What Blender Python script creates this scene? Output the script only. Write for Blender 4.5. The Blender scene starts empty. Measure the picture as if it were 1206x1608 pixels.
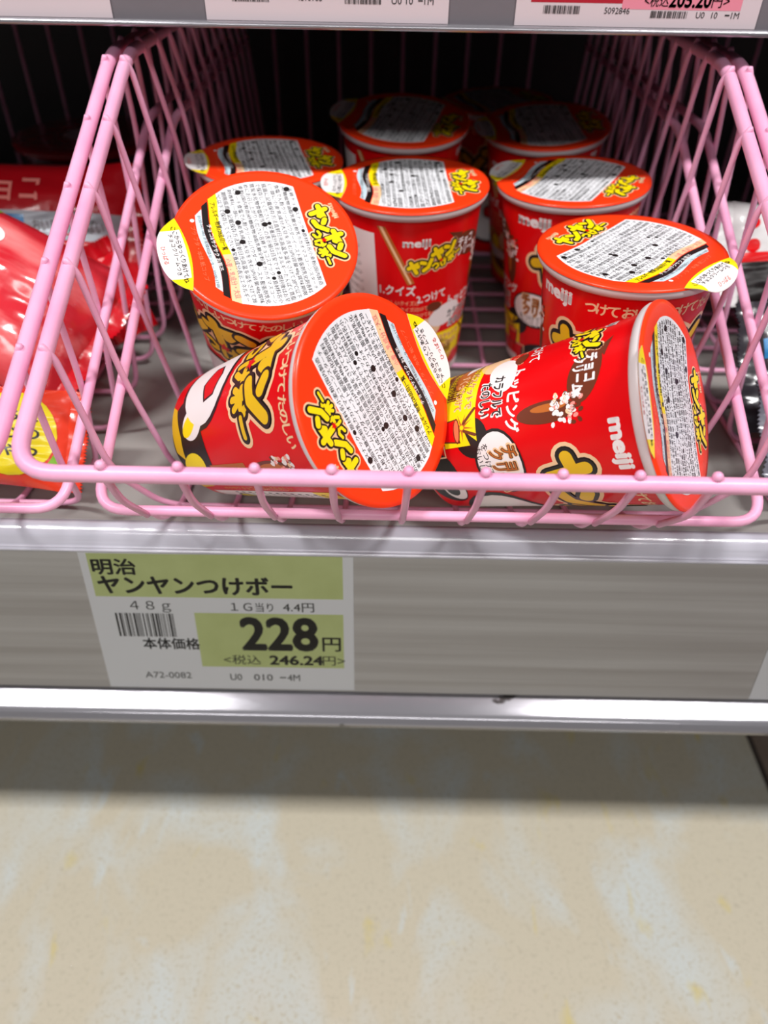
import bpy, bmesh, math, random
from mathutils import Vector, Matrix, noise
from mathutils.geometry import tessellate_polygon

# ------------------------------------------------------------------ camera, world, lights
S = bpy.context.scene
COL = S.collection
R = math.radians
ZC = 0.495                                    # height of the camera above the floor tiles
cam_data = bpy.data.cameras.new('camera')
cam = bpy.data.objects.new('camera', cam_data)
COL.objects.link(cam)
cam_data.sensor_fit = 'VERTICAL'
cam_data.sensor_height = 36.0
cam_data.lens = 1150.0 / 1608.0 * 36.0
cam_data.clip_start = 0.01
cam.location = (0, 0, ZC)
cam.matrix_world = (Matrix.Translation((0, 0, ZC)) @ Matrix.Rotation(R(0.15), 4, 'Z')
                    @ Matrix.Rotation(R(90 - 41.0), 4, 'X') @ Matrix.Rotation(R(1.0), 4, 'Z'))
cam_data.dof.use_dof = True
cam_data.dof.focus_distance = 0.272
cam_data.dof.aperture_fstop = 7.2
S.camera = cam

W = bpy.data.worlds.new('store')
S.world = W
W.use_nodes = True
W.node_tree.nodes['Background'].inputs[0].default_value = (0.93, 0.96, 1.0, 1)
W.node_tree.nodes['Background'].inputs[1].default_value = 0.035


def area_light(name, loc, sx, sy, power, aim=None):
    d = bpy.data.lights.new(name, 'AREA')
    d.shape = 'RECTANGLE'
    d.size, d.size_y, d.energy = sx, sy, power
    d.color = (1.0, 0.985, 0.97)
    o = bpy.data.objects.new(name, d)
    COL.objects.link(o)
    o.location = loc
    if aim is not None:
        o.rotation_euler = (Vector(aim) - Vector(loc)).to_track_quat('-Z', 'Y').to_euler()
    return o


area_light('ceiling_tube_light', (-1.05, -0.40, 2.40), 0.70, 0.20, 20)
area_light('ceiling_tube_light', (0.98, -0.40, 2.40), 0.62, 0.20, 20)
area_light('front_fill_light', (0.0, -2.3, 2.40), 2.6, 0.3, 15, (0, 0.25, 0.3))  # added fill from behind the camera, brightens the rail face and tag

S.view_settings.view_transform = 'Standard'
S.view_settings.look = 'None'
S.view_settings.gamma = 1.0
S.view_settings.use_curve_mapping = False
S.view_settings.exposure = 1.18
S.cycles.max_bounces = 8
S.cycles.transparent_max_bounces = 24
S.cycles.caustics_reflective = False
S.cycles.caustics_refractive = False


# ------------------------------------------------------------------ materials
def lin(r, g, b):
    f = lambda c: (c / 255 / 12.92) if c / 255 <= 0.04045 else ((c / 255 + 0.055) / 1.055) ** 2.4
    return (f(r), f(g), f(b), 1.0)


def mat(name, rgb, rough=0.4, metal=0.0, spec=0.5, coat=0.0, bump=None, var=None):
    m = bpy.data.materials.new(name)
    m.use_nodes = True
    nt = m.node_tree
    b = nt.nodes['Principled BSDF']
    b.inputs['Base Color'].default_value = lin(*rgb)
    b.inputs['Roughness'].default_value = rough
    b.inputs['Metallic'].default_value = metal
    b.inputs['Specular IOR Level'].default_value = spec
    b.inputs['Coat Weight'].default_value = coat
    b.inputs['Coat Roughness'].default_value = 0.12
    if bump or var:
        tc = nt.nodes.new('ShaderNodeTexCoord')
        mp = nt.nodes.new('ShaderNodeMapping')
        nt.links.new(tc.outputs['Object'], mp.inputs[0])
    if bump:
        scale, strength, stretch = bump
        mp.inputs['Scale'].default_value = stretch
        n = nt.nodes.new('ShaderNodeTexNoise')
        n.inputs['Scale'].default_value = scale
        n.inputs['Detail'].default_value = 3
        nt.links.new(mp.outputs[0], n.inputs['Vector'])
        bp = nt.nodes.new('ShaderNodeBump')
        bp.inputs['Strength'].default_value = strength
        bp.inputs['Distance'].default_value = 0.001
        nt.links.new(n.outputs['Fac'], bp.inputs['Height'])
        nt.links.new(bp.outputs[0], b.inputs['Normal'])
    if var:
        rgb2, scale, lo, hi, stretch = var
        mp2 = nt.nodes.new('ShaderNodeMapping')
        mp2.inputs['Scale'].default_value = stretch
        nt.links.new(tc.outputs['Object'], mp2.inputs[0])
        n = nt.nodes.new('ShaderNodeTexNoise')
        n.inputs['Scale'].default_value = scale
        n.inputs['Detail'].default_value = 4
        nt.links.new(mp2.outputs[0], n.inputs['Vector'])
        cr = nt.nodes.new('ShaderNodeValToRGB')
        cr.color_ramp.elements[0].position = lo
        cr.color_ramp.elements[0].color = lin(*rgb)
        cr.color_ramp.elements[1].position = hi
        cr.color_ramp.elements[1].color = lin(*rgb2)
        nt.links.new(n.outputs['Fac'], cr.inputs[0])
        nt.links.new(cr.outputs[0], b.inputs['Base Color'])
    return m


PINK = mat('pink_coated_wire', (241, 176, 208), 0.36, spec=0.5, bump=(260, 0.12, (1, 1, 1)), var=((232, 160, 196), 40, 0.35, 0.7, (1, 1, 1)))
CARD = dict(rough=0.35, spec=0.5)
LIDRED = mat('lid_orange_red', (254, 62, 20), 0.32, spec=0.25, coat=0.12, bump=(60, 0.25, (1, 1, 1)))
LIDWHITE = mat('lid_white_print', (240, 240, 244), 0.35)
RED = mat('cup_red', (226, 6, 14), 0.32, spec=0.25, coat=0.10)
WHITE = mat('print_white', (244, 238, 238), 0.35)
CREAM = mat('print_cream', (246, 205, 160), 0.35)
YELLOW = mat('print_yellow', (255, 226, 10), 0.35)
GOLD = mat('print_gold', (235, 190, 20), 0.35)
BLACK = mat('print_black', (28, 22, 22), 0.35)
PINKPRINT = mat('print_pink', (250, 150, 140), 0.35)
FAINT = mat('print_pale_orange', (255, 120, 80), 0.35)
PALEBLUE = mat('print_pale_blue', (205, 225, 235), 0.35)
BROWN = mat('print_brown', (110, 50, 28), 0.35)
TAN = mat('print_tan', (190, 105, 40), 0.35)
GREYPRINT = mat('print_grey', (120, 116, 118), 0.35)
RIMGREY = mat('rim_white_paper', (214, 205, 206), 0.4)
CUPBASE = mat('cup_base_paper', (205, 200, 200), 0.5)
STEEL = mat('shelf_painted_steel', (156, 153, 149), 0.42, spec=0.4, var=((140, 137, 134), 9, 0.35, 0.7, (1, 1, 1)))
DARKSTEEL = mat('dark_steel', (52, 48, 50), 0.5)
RAILGREY = mat('rail_taupe', (188, 182, 178), 0.36, spec=0.5, bump=(12, 0.5, (0.6, 14, 14)),
               var=((214, 210, 207), 10, 0.35, 0.75, (0.3, 16, 16)))  # pale bands along the rail put floor reflections into the colour
LIPMETAL = mat('rail_aluminium', (150, 148, 154), 0.17, metal=0.6, bump=(120, 0.08, (0.3, 1, 1)), var=((60, 56, 56), 70, 0.68, 0.72, (0.6, 1, 1)))
RAILEDGE = mat('rail_clear_edge', (180, 179, 190), 0.18, coat=0.5, bump=(30, 0.25, (0.5, 10, 10)))
UPRAIL = mat('upper_rail_grey', (118, 112, 118), 0.3, bump=(160, 0.15, (1, 1, 1)))
TAGWHITE = mat('tag_white', (244, 244, 248), 0.4)
TAGROSE_DIM = mat('tag_rose_white_dim', (216, 200, 206), 0.4)  # rose-tinted card, darkened so the weaker light up there sits in the colour
TAGGREEN = mat('tag_green', (212, 224, 152), 0.45, var=((202, 214, 140), 60, 0.3, 0.7, (1, 1, 1)))
TAGPINK = mat('tag_pink', (232, 140, 160), 0.45)
TAGRED = mat('tag_red', (176, 22, 44), 0.45)
INK = mat('tag_ink', (34, 32, 34), 0.5)


def clear_film(name, tint):
    m = bpy.data.materials.new(name)
    m.use_nodes = True
    nt = m.node_tree
    for n in list(nt.nodes):
        nt.nodes.remove(n)
    out = nt.nodes.new('ShaderNodeOutputMaterial')
    mix = nt.nodes.new('ShaderNodeMixShader')
    tr = nt.nodes.new('ShaderNodeBsdfTransparent')
    tr.inputs[0].default_value = tint
    gl = nt.nodes.new('ShaderNodeBsdfGlossy')
    gl.inputs['Roughness'].default_value = 0.12
    fr = nt.nodes.new('ShaderNodeFresnel')
    fr.inputs[0].default_value = 1.30
    tc = nt.nodes.new('ShaderNodeTexCoord')
    mp = nt.nodes.new('ShaderNodeMapping')
    mp.inputs['Scale'].default_value = (0.5, 12, 12)
    n = nt.nodes.new('ShaderNodeTexNoise')
    n.inputs['Scale'].default_value = 11
    n.inputs['Detail'].default_value = 3
    bp = nt.nodes.new('ShaderNodeBump')
    bp.inputs['Strength'].default_value = 0.5
    bp.inputs['Distance'].default_value = 0.002
    L = nt.links.new
    L(tc.outputs['Object'], mp.inputs[0]); L(mp.outputs[0], n.inputs['Vector'])
    L(n.outputs['Fac'], bp.inputs['Height']); L(bp.outputs[0], gl.inputs['Normal'])
    L(fr.outputs[0], mix.inputs[0]); L(tr.outputs[0], mix.inputs[1]); L(gl.outputs[0], mix.inputs[2])
    L(mix.outputs[0], out.inputs[0])
    return m


FILM = clear_film('clear_plastic_film', (1, 1, 1, 1))


def floor_material(name, base, cool, tan, dark):
    m = bpy.data.materials.new(name)
    m.use_nodes = True
    nt = m.node_tree
    L = nt.links.new
    b = nt.nodes['Principled BSDF']
    b.inputs['Roughness'].default_value = 0.10
    b.inputs['Specular IOR Level'].default_value = 0.5
    tc = nt.nodes.new('ShaderNodeTexCoord')

    def layer(prev, col, scale, stretch, rot, lo, hi, detail=5):
        mp = nt.nodes.new('ShaderNodeMapping')
        mp.inputs['Scale'].default_value = stretch
        mp.inputs['Rotation'].default_value = (0, 0, rot)
        n = nt.nodes.new('ShaderNodeTexNoise')
        n.inputs['Scale'].default_value = scale
        n.inputs['Detail'].default_value = detail
        n.inputs['Distortion'].default_value = 0.6
        cr = nt.nodes.new('ShaderNodeValToRGB')
        cr.color_ramp.elements[0].position = lo
        cr.color_ramp.elements[1].position = hi
        mx = nt.nodes.new('ShaderNodeMixRGB')
        mx.inputs[2].default_value = col
        L(tc.outputs['Object'], mp.inputs[0]); L(mp.outputs[0], n.inputs['Vector'])
        L(n.outputs['Fac'], cr.inputs[0]); L(cr.outputs[0], mx.inputs[0])
        if isinstance(prev, tuple):
            mx.inputs[1].default_value = prev
        else:
            L(prev, mx.inputs[1])
        return mx.outputs[0]
    c = layer(base, cool, 16, (1, 0.7, 1), 0.5, 0.48, 0.66)
    c = layer(c, tan, 34, (1.3, 0.6, 1), -0.45, 0.635, 0.74)
    c = layer(c, cool, 40, (1.3, 0.5, 1), 0.7, 0.63, 0.72)
    c = layer(c, dark, 300, (1, 1, 1), 0.0, 0.79, 0.83, 2)
    c = layer(c, tuple(x * 0.86 for x in base[:3]) + (1,), 420, (1, 1, 1), 0.0, 0.52, 0.75, 2)
    L(c, b.inputs['Base Color'])
    return m


FLOORM = floor_material('cream_marble_tile', lin(184, 176, 158), lin(184, 187, 184), lin(188, 174, 122), lin(136, 108, 80))
FLOORM2 = floor_material('brown_marble_tile', lin(120, 106, 96), lin(132, 120, 112), lin(108, 92, 78), lin(80, 66, 56))
GROUT = mat('dark_grout', (58, 50, 46), 0.6)


# ------------------------------------------------------------------ helpers
def thing(name, label, cat, loc=(0, 0, 0), group=None):
    o = bpy.data.objects.new(name, None)
    COL.objects.link(o)
    o.empty_display_size = 0.02
    o.location = loc
    o['label'] = label
    o['category'] = cat
    if group:
        o['group'] = group
    return o


def tag(o, label, cat, group=None):
    o['label'] = label
    o['category'] = cat
    if group:
        o['group'] = group
    return o


def mesh_object(name, me, parent=None, loc=None):
    o = bpy.data.objects.new(name, me)
    COL.objects.link(o)
    if parent is not None:
        o.parent = parent
    if loc is not None:
        o.location = loc
    return o


class MB:
    """collects vertices and faces with materials; build() gives ONE mesh"""

    def __init__(self):
        self.v, self.f, self.fm, self.sm, self.mats = [], [], [], [], []

    def mi(self, m):
        if m not in self.mats:
            self.mats.append(m)
        return self.mats.index(m)

    def add(self, vs, fs, m, smooth=True):
        k = len(self.v)
        self.v += [tuple(p) for p in vs]
        i = self.mi(m)
        for f in fs:
            self.f.append([a + k for a in f])
            self.fm.append(i)
            self.sm.append(smooth)

    def box(self, c, s, m, rz=0.0):
        cx, cy, cz = c
        vs = []
        for x in (-1, 1):
            for y in (-1, 1):
                for z in (-1, 1):
                    dx, dy = x * s[0] / 2, y * s[1] / 2
                    vs.append((cx + dx * math.cos(rz) - dy * math.sin(rz), cy + dx * math.sin(rz) + dy * math.cos(rz), cz + z * s[2] / 2))
        self.add(vs, [(0, 1, 3, 2), (4, 6, 7, 5), (0, 4, 5, 1), (2, 3, 7, 6), (0, 2, 6, 4), (1, 5, 7, 3)], m, False)

    def tube(self, pts, r, m, seg=12, closed=False, cap=True):
        P = [Vector(p) for p in pts]
        n = len(P)
        rings = []
        up = None
        for i in range(n):
            if closed:
                t = (P[(i + 1) % n] - P[i - 1]).normalized()
            elif i == 0:
                t = (P[1] - P[0]).normalized()
            elif i == n - 1:
                t = (P[-1] - P[-2]).normalized()
            else:
                t = ((P[i + 1] - P[i]).normalized() + (P[i] - P[i - 1]).normalized()).normalized()
            if up is None:
                up = t.orthogonal().normalized()
            else:
                up = (up - t * up.dot(t)).normalized()
            s = t.cross(up)
            rings.append([P[i] + up * (r * math.cos(a)) + s * (r * math.sin(a)) for a in [2 * math.pi * k / seg for k in range(seg)]])
        vs = [p for ring in rings for p in ring]
        fs = []
        for i in range(n if closed else n - 1):
            j = (i + 1) % n
            for k in range(seg):
                l = (k + 1) % seg
                fs.append((i * seg + k, i * seg + l, j * seg + l, j * seg + k))
        if cap and not closed:
            for i, sgn in ((0, -1), (n - 1, 1)):
                t = (P[1] - P[0]).normalized() if i == 0 else (P[-1] - P[-2]).normalized()
                vs.append(P[i] + t * (sgn * r * 0.6))
                q = len(vs) - 1
                for k in range(seg):
                    l = (k + 1) % seg
                    fs.append((i * seg + l, i * seg + k, q) if sgn < 0 else (i * seg + k, i * seg + l, q))
        self.add(vs, fs, m)

    def ball(self, c, r, m, n=8):
        c = Vector(c)
        vs, fs = [], []
        for i in range(n + 1):
            th = math.pi * i / n
            for k in range(2 * n):
                ph = math.pi * k / n
                vs.append(c + Vector((math.sin(th) * math.cos(ph), math.sin(th) * math.sin(ph), math.cos(th))) * r)
        for i in range(n):
            for k in range(2 * n):
                l = (k + 1) % (2 * n)
                fs.append((i * 2 * n + k, (i + 1) * 2 * n + k, (i + 1) * 2 * n + l, i * 2 * n + l))
        self.add(vs, fs, m)

    def lathe(self, prof, m, seg=96, mats=None):
        vs, fs = [], []
        for r, z in prof:
            for k in range(seg):
                a = 2 * math.pi * k / seg
                vs.append((r * math.cos(a), r * math.sin(a), z))
        base = []
        for i in range(len(prof) - 1):
            for k in range(seg):
                l = (k + 1) % seg
                base.append((i * seg + k, i * seg + l, (i + 1) * seg + l, (i + 1) * seg + k))
        self.add(vs, base, m)

    def extrude_x(self, prof, x0, x1, m, nx=1, smooth=True, closed=False):
        vs, fs = [], []
        n = len(prof)
        for i in range(nx + 1):
            x = x0 + (x1 - x0) * i / nx
            vs += [(x, y, z) for y, z in prof]
        for i in range(nx):
            for k in range(n if closed else n - 1):
                l = (k + 1) % n
                fs.append((i * n + k, i * n + l, (i + 1) * n + l, (i + 1) * n + k))
        if closed:
            self.add([(x0, y, z) for y, z in prof], [tuple(range(n))], m, False)
            self.add([(x1, y, z) for y, z in prof], [tuple(reversed(range(n)))], m, False)
        self.add(vs, fs, m, smooth)

    def mesh(self, name):
        me = bpy.data.meshes.new(name)
        me.from_pydata(self.v, [], self.f)
        for m in self.mats:
            me.materials.append(m)
        me.polygons.foreach_set('material_index', self.fm)
        me.polygons.foreach_set('use_smooth', self.sm)
        me.update()
        return me

    def build(self, name, parent=None, loc=None):
        return mesh_object(name, self.mesh(name), parent, loc)


def arc_corner(pts, rad, n=7):
    """round the inner corners of a polyline"""
    P = [Vector(p) for p in pts]
    out = [P[0]]
    for i in range(1, len(P) - 1):
        a, b, c = P[i - 1], P[i], P[i + 1]
        r = min(rad, (a - b).length * 0.48, (c - b).length * 0.48)
        p, q = b + (a - b).normalized() * r, b + (c - b).normalized() * r
        for k in range(n + 1):
            t = k / n
            out.append(p * (1 - t) ** 2 + b * (2 * t * (1 - t)) + q * t ** 2)
    out.append(P[-1])
    return out


# --- flat print: shapes in a 2-D space, bent onto a surface by a mapping function
_text_cache = {}


def text_mesh(body, bold=0.0):
    bold = 0.0
    key = (body, bold)
    if key in _text_cache:
        return _text_cache[key]
    cu = bpy.data.curves.new('print_text', 'FONT')
    cu.body = body
    cu.size = 1.0
    cu.offset = bold
    cu.resolution_u = 3
    o = bpy.data.objects.new('print_text', cu)
    COL.objects.link(o)
    dg = bpy.context.evaluated_depsgraph_get()
    me = bpy.data.meshes.new_from_object(o.evaluated_get(dg))
    vs = [(v.co.x, v.co.y) for v in me.vertices]
    fs = [tuple(p.vertices) for p in me.polygons]
    bpy.data.objects.remove(o)
    bpy.data.curves.remove(cu)
    bpy.data.meshes.remove(me)
    _text_cache[key] = (vs, fs)
    return vs, fs


class Print:
    """decals gathered per material; fn(x, y, layer) gives the point on the surface"""

    def __init__(self, mb, fn, maxlen):
        self.mb, self.fn, self.maxlen = mb, fn, maxlen

    def emit(self, vs, fs, m, layer, fine=True):
        if fine:
            bm = bmesh.new()
            bv = [bm.verts.new((x, y, 0)) for x, y in vs]
            for f in fs:
                try:
                    bm.faces.new([bv[i] for i in f])
                except ValueError:
                    pass
            for _ in range(6):
                es = [e for e in bm.edges if e.calc_length() > self.maxlen]
                if not es:
                    break
                bmesh.ops.subdivide_edges(bm, edges=es, cuts=1, use_grid_fill=False)
                bmesh.ops.triangulate(bm, faces=[f for f in bm.faces if len(f.verts) > 3])
            bm.verts.index_update()
            vs = [(v.co.x, v.co.y) for v in bm.verts]
            fs = [tuple(v.index for v in f.verts) for f in bm.faces]
            bm.free()
        out = []
        for f in fs:                      # same winding everywhere
            a, b, c = vs[f[0]], vs[f[1]], vs[f[2]]
            s = (b[0] - a[0]) * (c[1] - a[1]) - (b[1] - a[1]) * (c[0] - a[0])
            out.append(f if s >= 0 else tuple(reversed(f)))
        self.mb.add([self.fn(x, y, layer) for x, y in vs], out, m)

    def poly(self, pts, m, layer):
        tris = tessellate_polygon([[Vector((x, y, 0)) for x, y in pts]])
        self.emit(pts, tris, m, layer)

    def rect(self, x0, y0, x1, y1, m, layer):
        self.poly([(x0, y0), (x1, y0), (x1, y1), (x0, y1)], m, layer)

    def ellipse(self, cx, cy, a, b, m, layer, rot=0.0, n=24):
        c, s = math.cos(rot), math.sin(rot)
        self.poly([(cx + a * math.cos(t) * c - b * math.sin(t) * s, cy + a * math.cos(t) * s + b * math.sin(t) * c)
                   for t in [2 * math.pi * k / n for k in range(n)]], m, layer)

    def stroke(self, pts, w, m, layer):
        """fat round-ended brush stroke: capsules"""
        for (ax, ay), (bx, by) in zip(pts, pts[1:]):
            d = math.atan2(by - ay, bx - ax)
            p = [(bx + w * math.cos(d - math.pi / 2 + math.pi * k / 8), by + w * math.sin(d - math.pi / 2 + math.pi * k / 8)) for k in range(9)]
            p += [(ax + w * math.cos(d + math.pi / 2 + math.pi * k / 8), ay + w * math.sin(d + math.pi / 2 + math.pi * k / 8)) for k in range(9)]
            self.poly(p, m, layer)

    def text(self, body, x, y, h, m, layer, bold=0.0, w=None, rot=0.0, center=False, fine=False, em=False):
        """h: cap height of the line; w: forced width"""
        vs, fs = text_mesh(body, bold)
        if not vs:
            return
        x0 = min(v[0] for v in vs); x1 = max(v[0] for v in vs)
        y0 = min(v[1] for v in vs); y1 = max(v[1] for v in vs)
        sy = h / max(1e-6, y1 - y0)
        sx = (w / (x1 - x0)) if w else sy
        if em:                            # h is the full character box: keeps small kana and dashes small
            sx = sy = h * 1.08
            y0, y1 = 0.0, 0.78
        ox = (x0 + x1) / 2 if center else x0
        oy = (y0 + y1) / 2 if center else y0
        c, s = math.cos(rot), math.sin(rot)
        if bold >= .04:
            offs = [(bold * math.cos(R(30 * k)), bold * math.sin(R(30 * k))) for k in range(12)] + [(0, 0)]
        elif bold >= .016:
            offs = [(bold * math.cos(R(60 * k)), bold * math.sin(R(60 * k))) for k in range(6)]
        elif bold > 0:
            offs = [(-bold, 0), (bold, 0)]
        else:
            offs = [(0, 0)]
        for dx, dy in offs:
            pts = []
            for vx, vy in vs:
                px, py = (vx + dx - ox) * sx, (vy + dy - oy) * sy
                pts.append((x + px * c - py * s, y + px * s + py * c))
            self.emit(pts, fs, m, layer, fine)

    def barcode(self, x0, y0, x1, y1, m, layer, seed=3, n=30):
        rnd = random.Random(seed)
        ws = [rnd.choice((1, 1, 2, 3)) for _ in range(2 * n)]
        u = (x1 - x0) / sum(ws)
        x = x0
        for i, k in enumerate(ws):
            if i % 2 == 0:
                self.rect(x, y0, x + k * u, y1, m, layer)
            x += k * u


GLYPH = {
    'ya': [[(.05, .58), (.92, .74), (.74, .48)], [(.34, .95), (.52, .06)]],
    'n': [[(.12, .80), (.36, .66)], [(.10, .14), (.50, .26), (.92, .78)]],
    'tsu': [[(.08, .66), (.5, .82), (.86, .62), (.78, .32), (.40, .15)]],
    'ke': [[(.15, .9), (.12, .4), (.2, .1)], [(.42, .65), (.95, .68)], [(.72, .95), (.72, .4), (.5, .06)]],
    'bo': [[(.08, .66), (.82, .66)], [(.45, .95), (.45, .08)], [(.25, .45), (.10, .20)], [(.66, .45), (.82, .22)], [(.86, .95), (.88, .9)], [(1.02, .86), (1.04, .81)]],
    'dash': [[(.08, .5), (.92, .55)]],
}


def bubble_logo(P, x, y, s, layer, rot=0.0, fill=None, outline=True):
    """the fat yellow four-letter word with the small second word under its end; s: letter size"""
    fill = fill or YELLOW
    c, sn = math.cos(rot), math.sin(rot)
    big = [('ya', -1.95, -.10, .98), ('n', -1.00, -.18, .98), ('ya', -.02, .28, 1.0), ('n', .95, .22, 1.0)]
    small = [('tsu', -.22, -.58, .58), ('ke', .40, -.56, .60), ('bo', 1.06, -.52, .62), ('dash', 1.74, -.44, .50)]

    def run(items, extra, m, lay):
        for name, gx, gy, gs in items:
            w = (0.150 if gs > .8 else 0.17) * gs
            for st in GLYPH[name]:
                pts = []
                for a, b in st:
                    px, py = (gx + a * gs) * s, (gy + (b - .5) * gs) * s
                    pts.append((x + px * c - py * sn, y + px * sn + py * c))
                P.stroke(pts, w * s * (0.8 if gs < .8 else 1) + extra * s, m, lay)
    if outline:
        run(big + small, .19, CREAM, layer)
    run(big + small, .10, BLACK, layer + 1)
    for i, it in enumerate(small + big):
        run([it], .075, BLACK, layer + 2 + 2 * i)
        run([it], 0.0, fill, layer + 3 + 2 * i)
    # little red star in the middle of the word
    sx, sy = x + (.55 * c + .30 * sn) * s, y + (.55 * sn - .30 * c) * s
    st = [(sx + (.20 if k % 2 == 0 else .09) * s * math.cos(R(90 + 36 * k)), sy + (.20 if k % 2 == 0 else .09) * s * math.sin(R(90 + 36 * k))) for k in range(10)]
    P.poly(st, RED, layer + 19)


# ------------------------------------------------------------------ setting: floor
mb = MB()
mb.box((-0.86, -0.4, -0.01), (2.28, 3.6, 0.02), FLOORM)
fl = mb.build('floor')
fl['kind'] = 'structure'
mb = MB()
mb.box((1.39, -0.4, -0.01), (2.212, 3.6, 0.02), FLOORM2)
mb.box((0.282, -0.4, -0.0105), (0.004, 3.6, 0.0205), GROUT)
fl = mb.build('floor_1')
fl['kind'] = 'structure'

# ------------------------------------------------------------------ shelves
X0, X1 = -1.15, 1.15
DECK = 0.2767
K = 1.032                  # the rail's drop below the deck edge follows the deck's distance
shelf = thing('display_shelf', 'low grey steel shelf carrying the pink wire baskets above the tiled floor', 'shelf', (0, 0.23, 0))


def Z(z):
    return z + ZC


def sh(mb_, name):
    return mb_.build(name, shelf, (0, -0.23, 0))


mb = MB()
mb.extrude_x([(0.2405, DECK - 0.03), (0.2405, DECK - 0.001), (0.2425, DECK), (0.755, DECK), (0.755, DECK - 0.03)], X0, X1, STEEL, 1, False, True)
sh(mb, 'deck')
mb = MB()
mb.box((0, 0.765, 0.60), (X1 - X0, 0.02, 1.2), DARKSTEEL)
sh(mb, 'back_panel')
for sx in (-1, 1):
    mb = MB()
    mb.box((sx * (X1 + 0.01), 0.50, 0.60), (0.02, 0.55, 1.2), DARKSTEEL)  # end panels out of view, added to keep ambient light off the interior
    sh(mb, 'unseen_side_panel')
# price rail: backing, clear top edge, aluminium lip, film
th = R(9)
top = Vector((0.2268 * K, Z(-0.2180 * K)))
dn = Vector((-math.sin(th), -math.cos(th)))
nrm = Vector((-math.cos(th), math.sin(th)))
bot = top + dn * 0.0866 * K
mb = MB()
mb.extrude_x([(top.x, top.y), (bot.x, bot.y), (bot.x + 0.004, bot.y), (top.x + 0.0035, top.y)], X0, X1, RAILGREY, 1, False, True)
sh(mb, 'rail_backing')
edge = [(0.2420, DECK + 0.0002), (0.2396, DECK + 0.0005), (0.2374, DECK - 0.0002), (0.2354, DECK - 0.0018), (0.2340, DECK - 0.0042), (0.2332, DECK - 0.0068),
        (0.2326, DECK - 0.0078), (0.2312, DECK - 0.0082), (0.2310, DECK - 0.0094), (0.2336, DECK - 0.0098), (0.2420, DECK - 0.0098)]
mb = MB()
mb.extrude_x(edge, X0, X1, RAILEDGE, 1, True, True)
sh(mb, 'rail_top_edge')
lip = [(bot.x + 0.004, bot.y + 0.0008), (bot.x - 0.0001, bot.y + 0.0008), (bot.x - 0.0004, bot.y + 0.0007), (bot.x - 0.0030, bot.y - 0.00039), (bot.x - 0.0060, bot.y - 0.00173), (bot.x - 0.0090, bot.y - 0.00311),
       (bot.x - 0.0112, bot.y - 0.00425), (bot.x - 0.0122, bot.y - 0.0054), (bot.x - 0.0126, bot.y - 0.0070), (bot.x - 0.0134, bot.y - 0.0078), (bot.x - 0.0134, bot.y - 0.0090), (bot.x - 0.0124, bot.y - 0.0098),
       (bot.x - 0.0122, bot.y - 0.0122), (bot.x - 0.0108, bot.y - 0.0130), (bot.x + 0.004, bot.y - 0.0130)]
mb = MB()
mb.extrude_x(lip, X0, X1, LIPMETAL, 1, True, True)
rnd = random.Random(5)
sh(mb, 'rail_lip')
f0, f1 = top + nrm * 0.0018 + dn * 0.001, bot + nrm * 0.0018 - dn * 0.0005
mb = MB()
mb.extrude_x([(f0.x, f0.y), (f1.x, f1.y)], X0, X1, FILM, 40, True, False)
sh(mb, 'rail_film')

# upper shelf
upper = thing('upper_shelf', 'dark shelf above the baskets with white price cards along its front edge', 'shelf', (0, 0.37, 0.44))
UZ = 0.4455                      # underside of the front rail


def up(mb_, name):
    return mb_.build(name, upper, (0, -0.37, -0.44))


mb = MB()
mb.box((0, 0.565, UZ + 0.02), (X1 - X0, 0.38, 0.024), DARKSTEEL)
up(mb, 'deck')
mb = MB()
mb.box((0, 0.3725, UZ + 0.031), (X1 - X0, 0.005, 0.058), UPRAIL)
up(mb, 'price_rail')
mb = MB()
mb.extrude_x([(0.3755, UZ), (0.3660, UZ), (0.3655, UZ + 0.0012), (0.3665, UZ + 0.0022), (0.3755, UZ + 0.0024)], X0, X1, LIPMETAL, 1, True, True)
up(mb, 'rail_lip')


# ------------------------------------------------------------------ price tags
def tag_print(origin, ex, ey, en, kk=1.0):
    mb_ = MB()
    fn = lambda x, y, l: origin + ex * (x * 0.001 * kk) + ey * (y * 0.001 * kk) + en * (0.00005 + l * 0.00006)
    return mb_, Print(mb_, fn, 200)


# main tag, tucked in the rail under the film
O = Vector((-0.1330 * K, bot.x, bot.y)) - Vector((0, dn.x, dn.y)) * 0.0014 + Vector((0, nrm.x, nrm.y)) * 0.0004
EX, EY, EN = Vector((1, 0, 0.008)).normalized(), Vector((0, -dn.x, -dn.y)), Vector((0, nrm.x, nrm.y))
loc = O.copy()
mb, P = tag_print(Vector((0, 0, 0)), EX, EY, EN, K)
mb.add([EX * x + EY * y + EN * z for z in (-.0002, 0) for x, y in ((0, 0), (.1195 * K, 0), (.1195 * K, .082 * K), (0, .082 * K))],
       [(0, 3, 2, 1), (4, 5, 6, 7), (0, 1, 5, 4), (1, 2, 6, 5), (2, 3, 7, 6), (3, 0, 4, 7)], TAGWHITE, False)
P.rect(3.5, 56.5, 114.8, 80.2, TAGGREEN, 0)
P.rect(46.7, 14.5, 114.7, 47.6, TAGGREEN, 0)
P.text('明治', 5.0, 68.9, 8.4, INK, 1, .028, w=19)
P.text('ヤンヤンつけボー', 6.0, 58.4, 9.6, INK, 1, .036, w=86)
P.text('４８ｇ', 18.0, 47.6, 6.6, INK, 1, .0, w=18.5)
P.text('１Ｇ', 63.8, 49.2, 4.6, INK, 1, .008, w=9.6)
P.text('当り', 75.0, 48.8, 5.2, INK, 1, .006, w=8)
P.text('4.4円', 87.5, 48.9, 5.2, INK, 1, .008, w=14)
P.barcode(10.3, 33.0, 37.2, 47.0, INK, 1, 11, 26)
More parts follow.
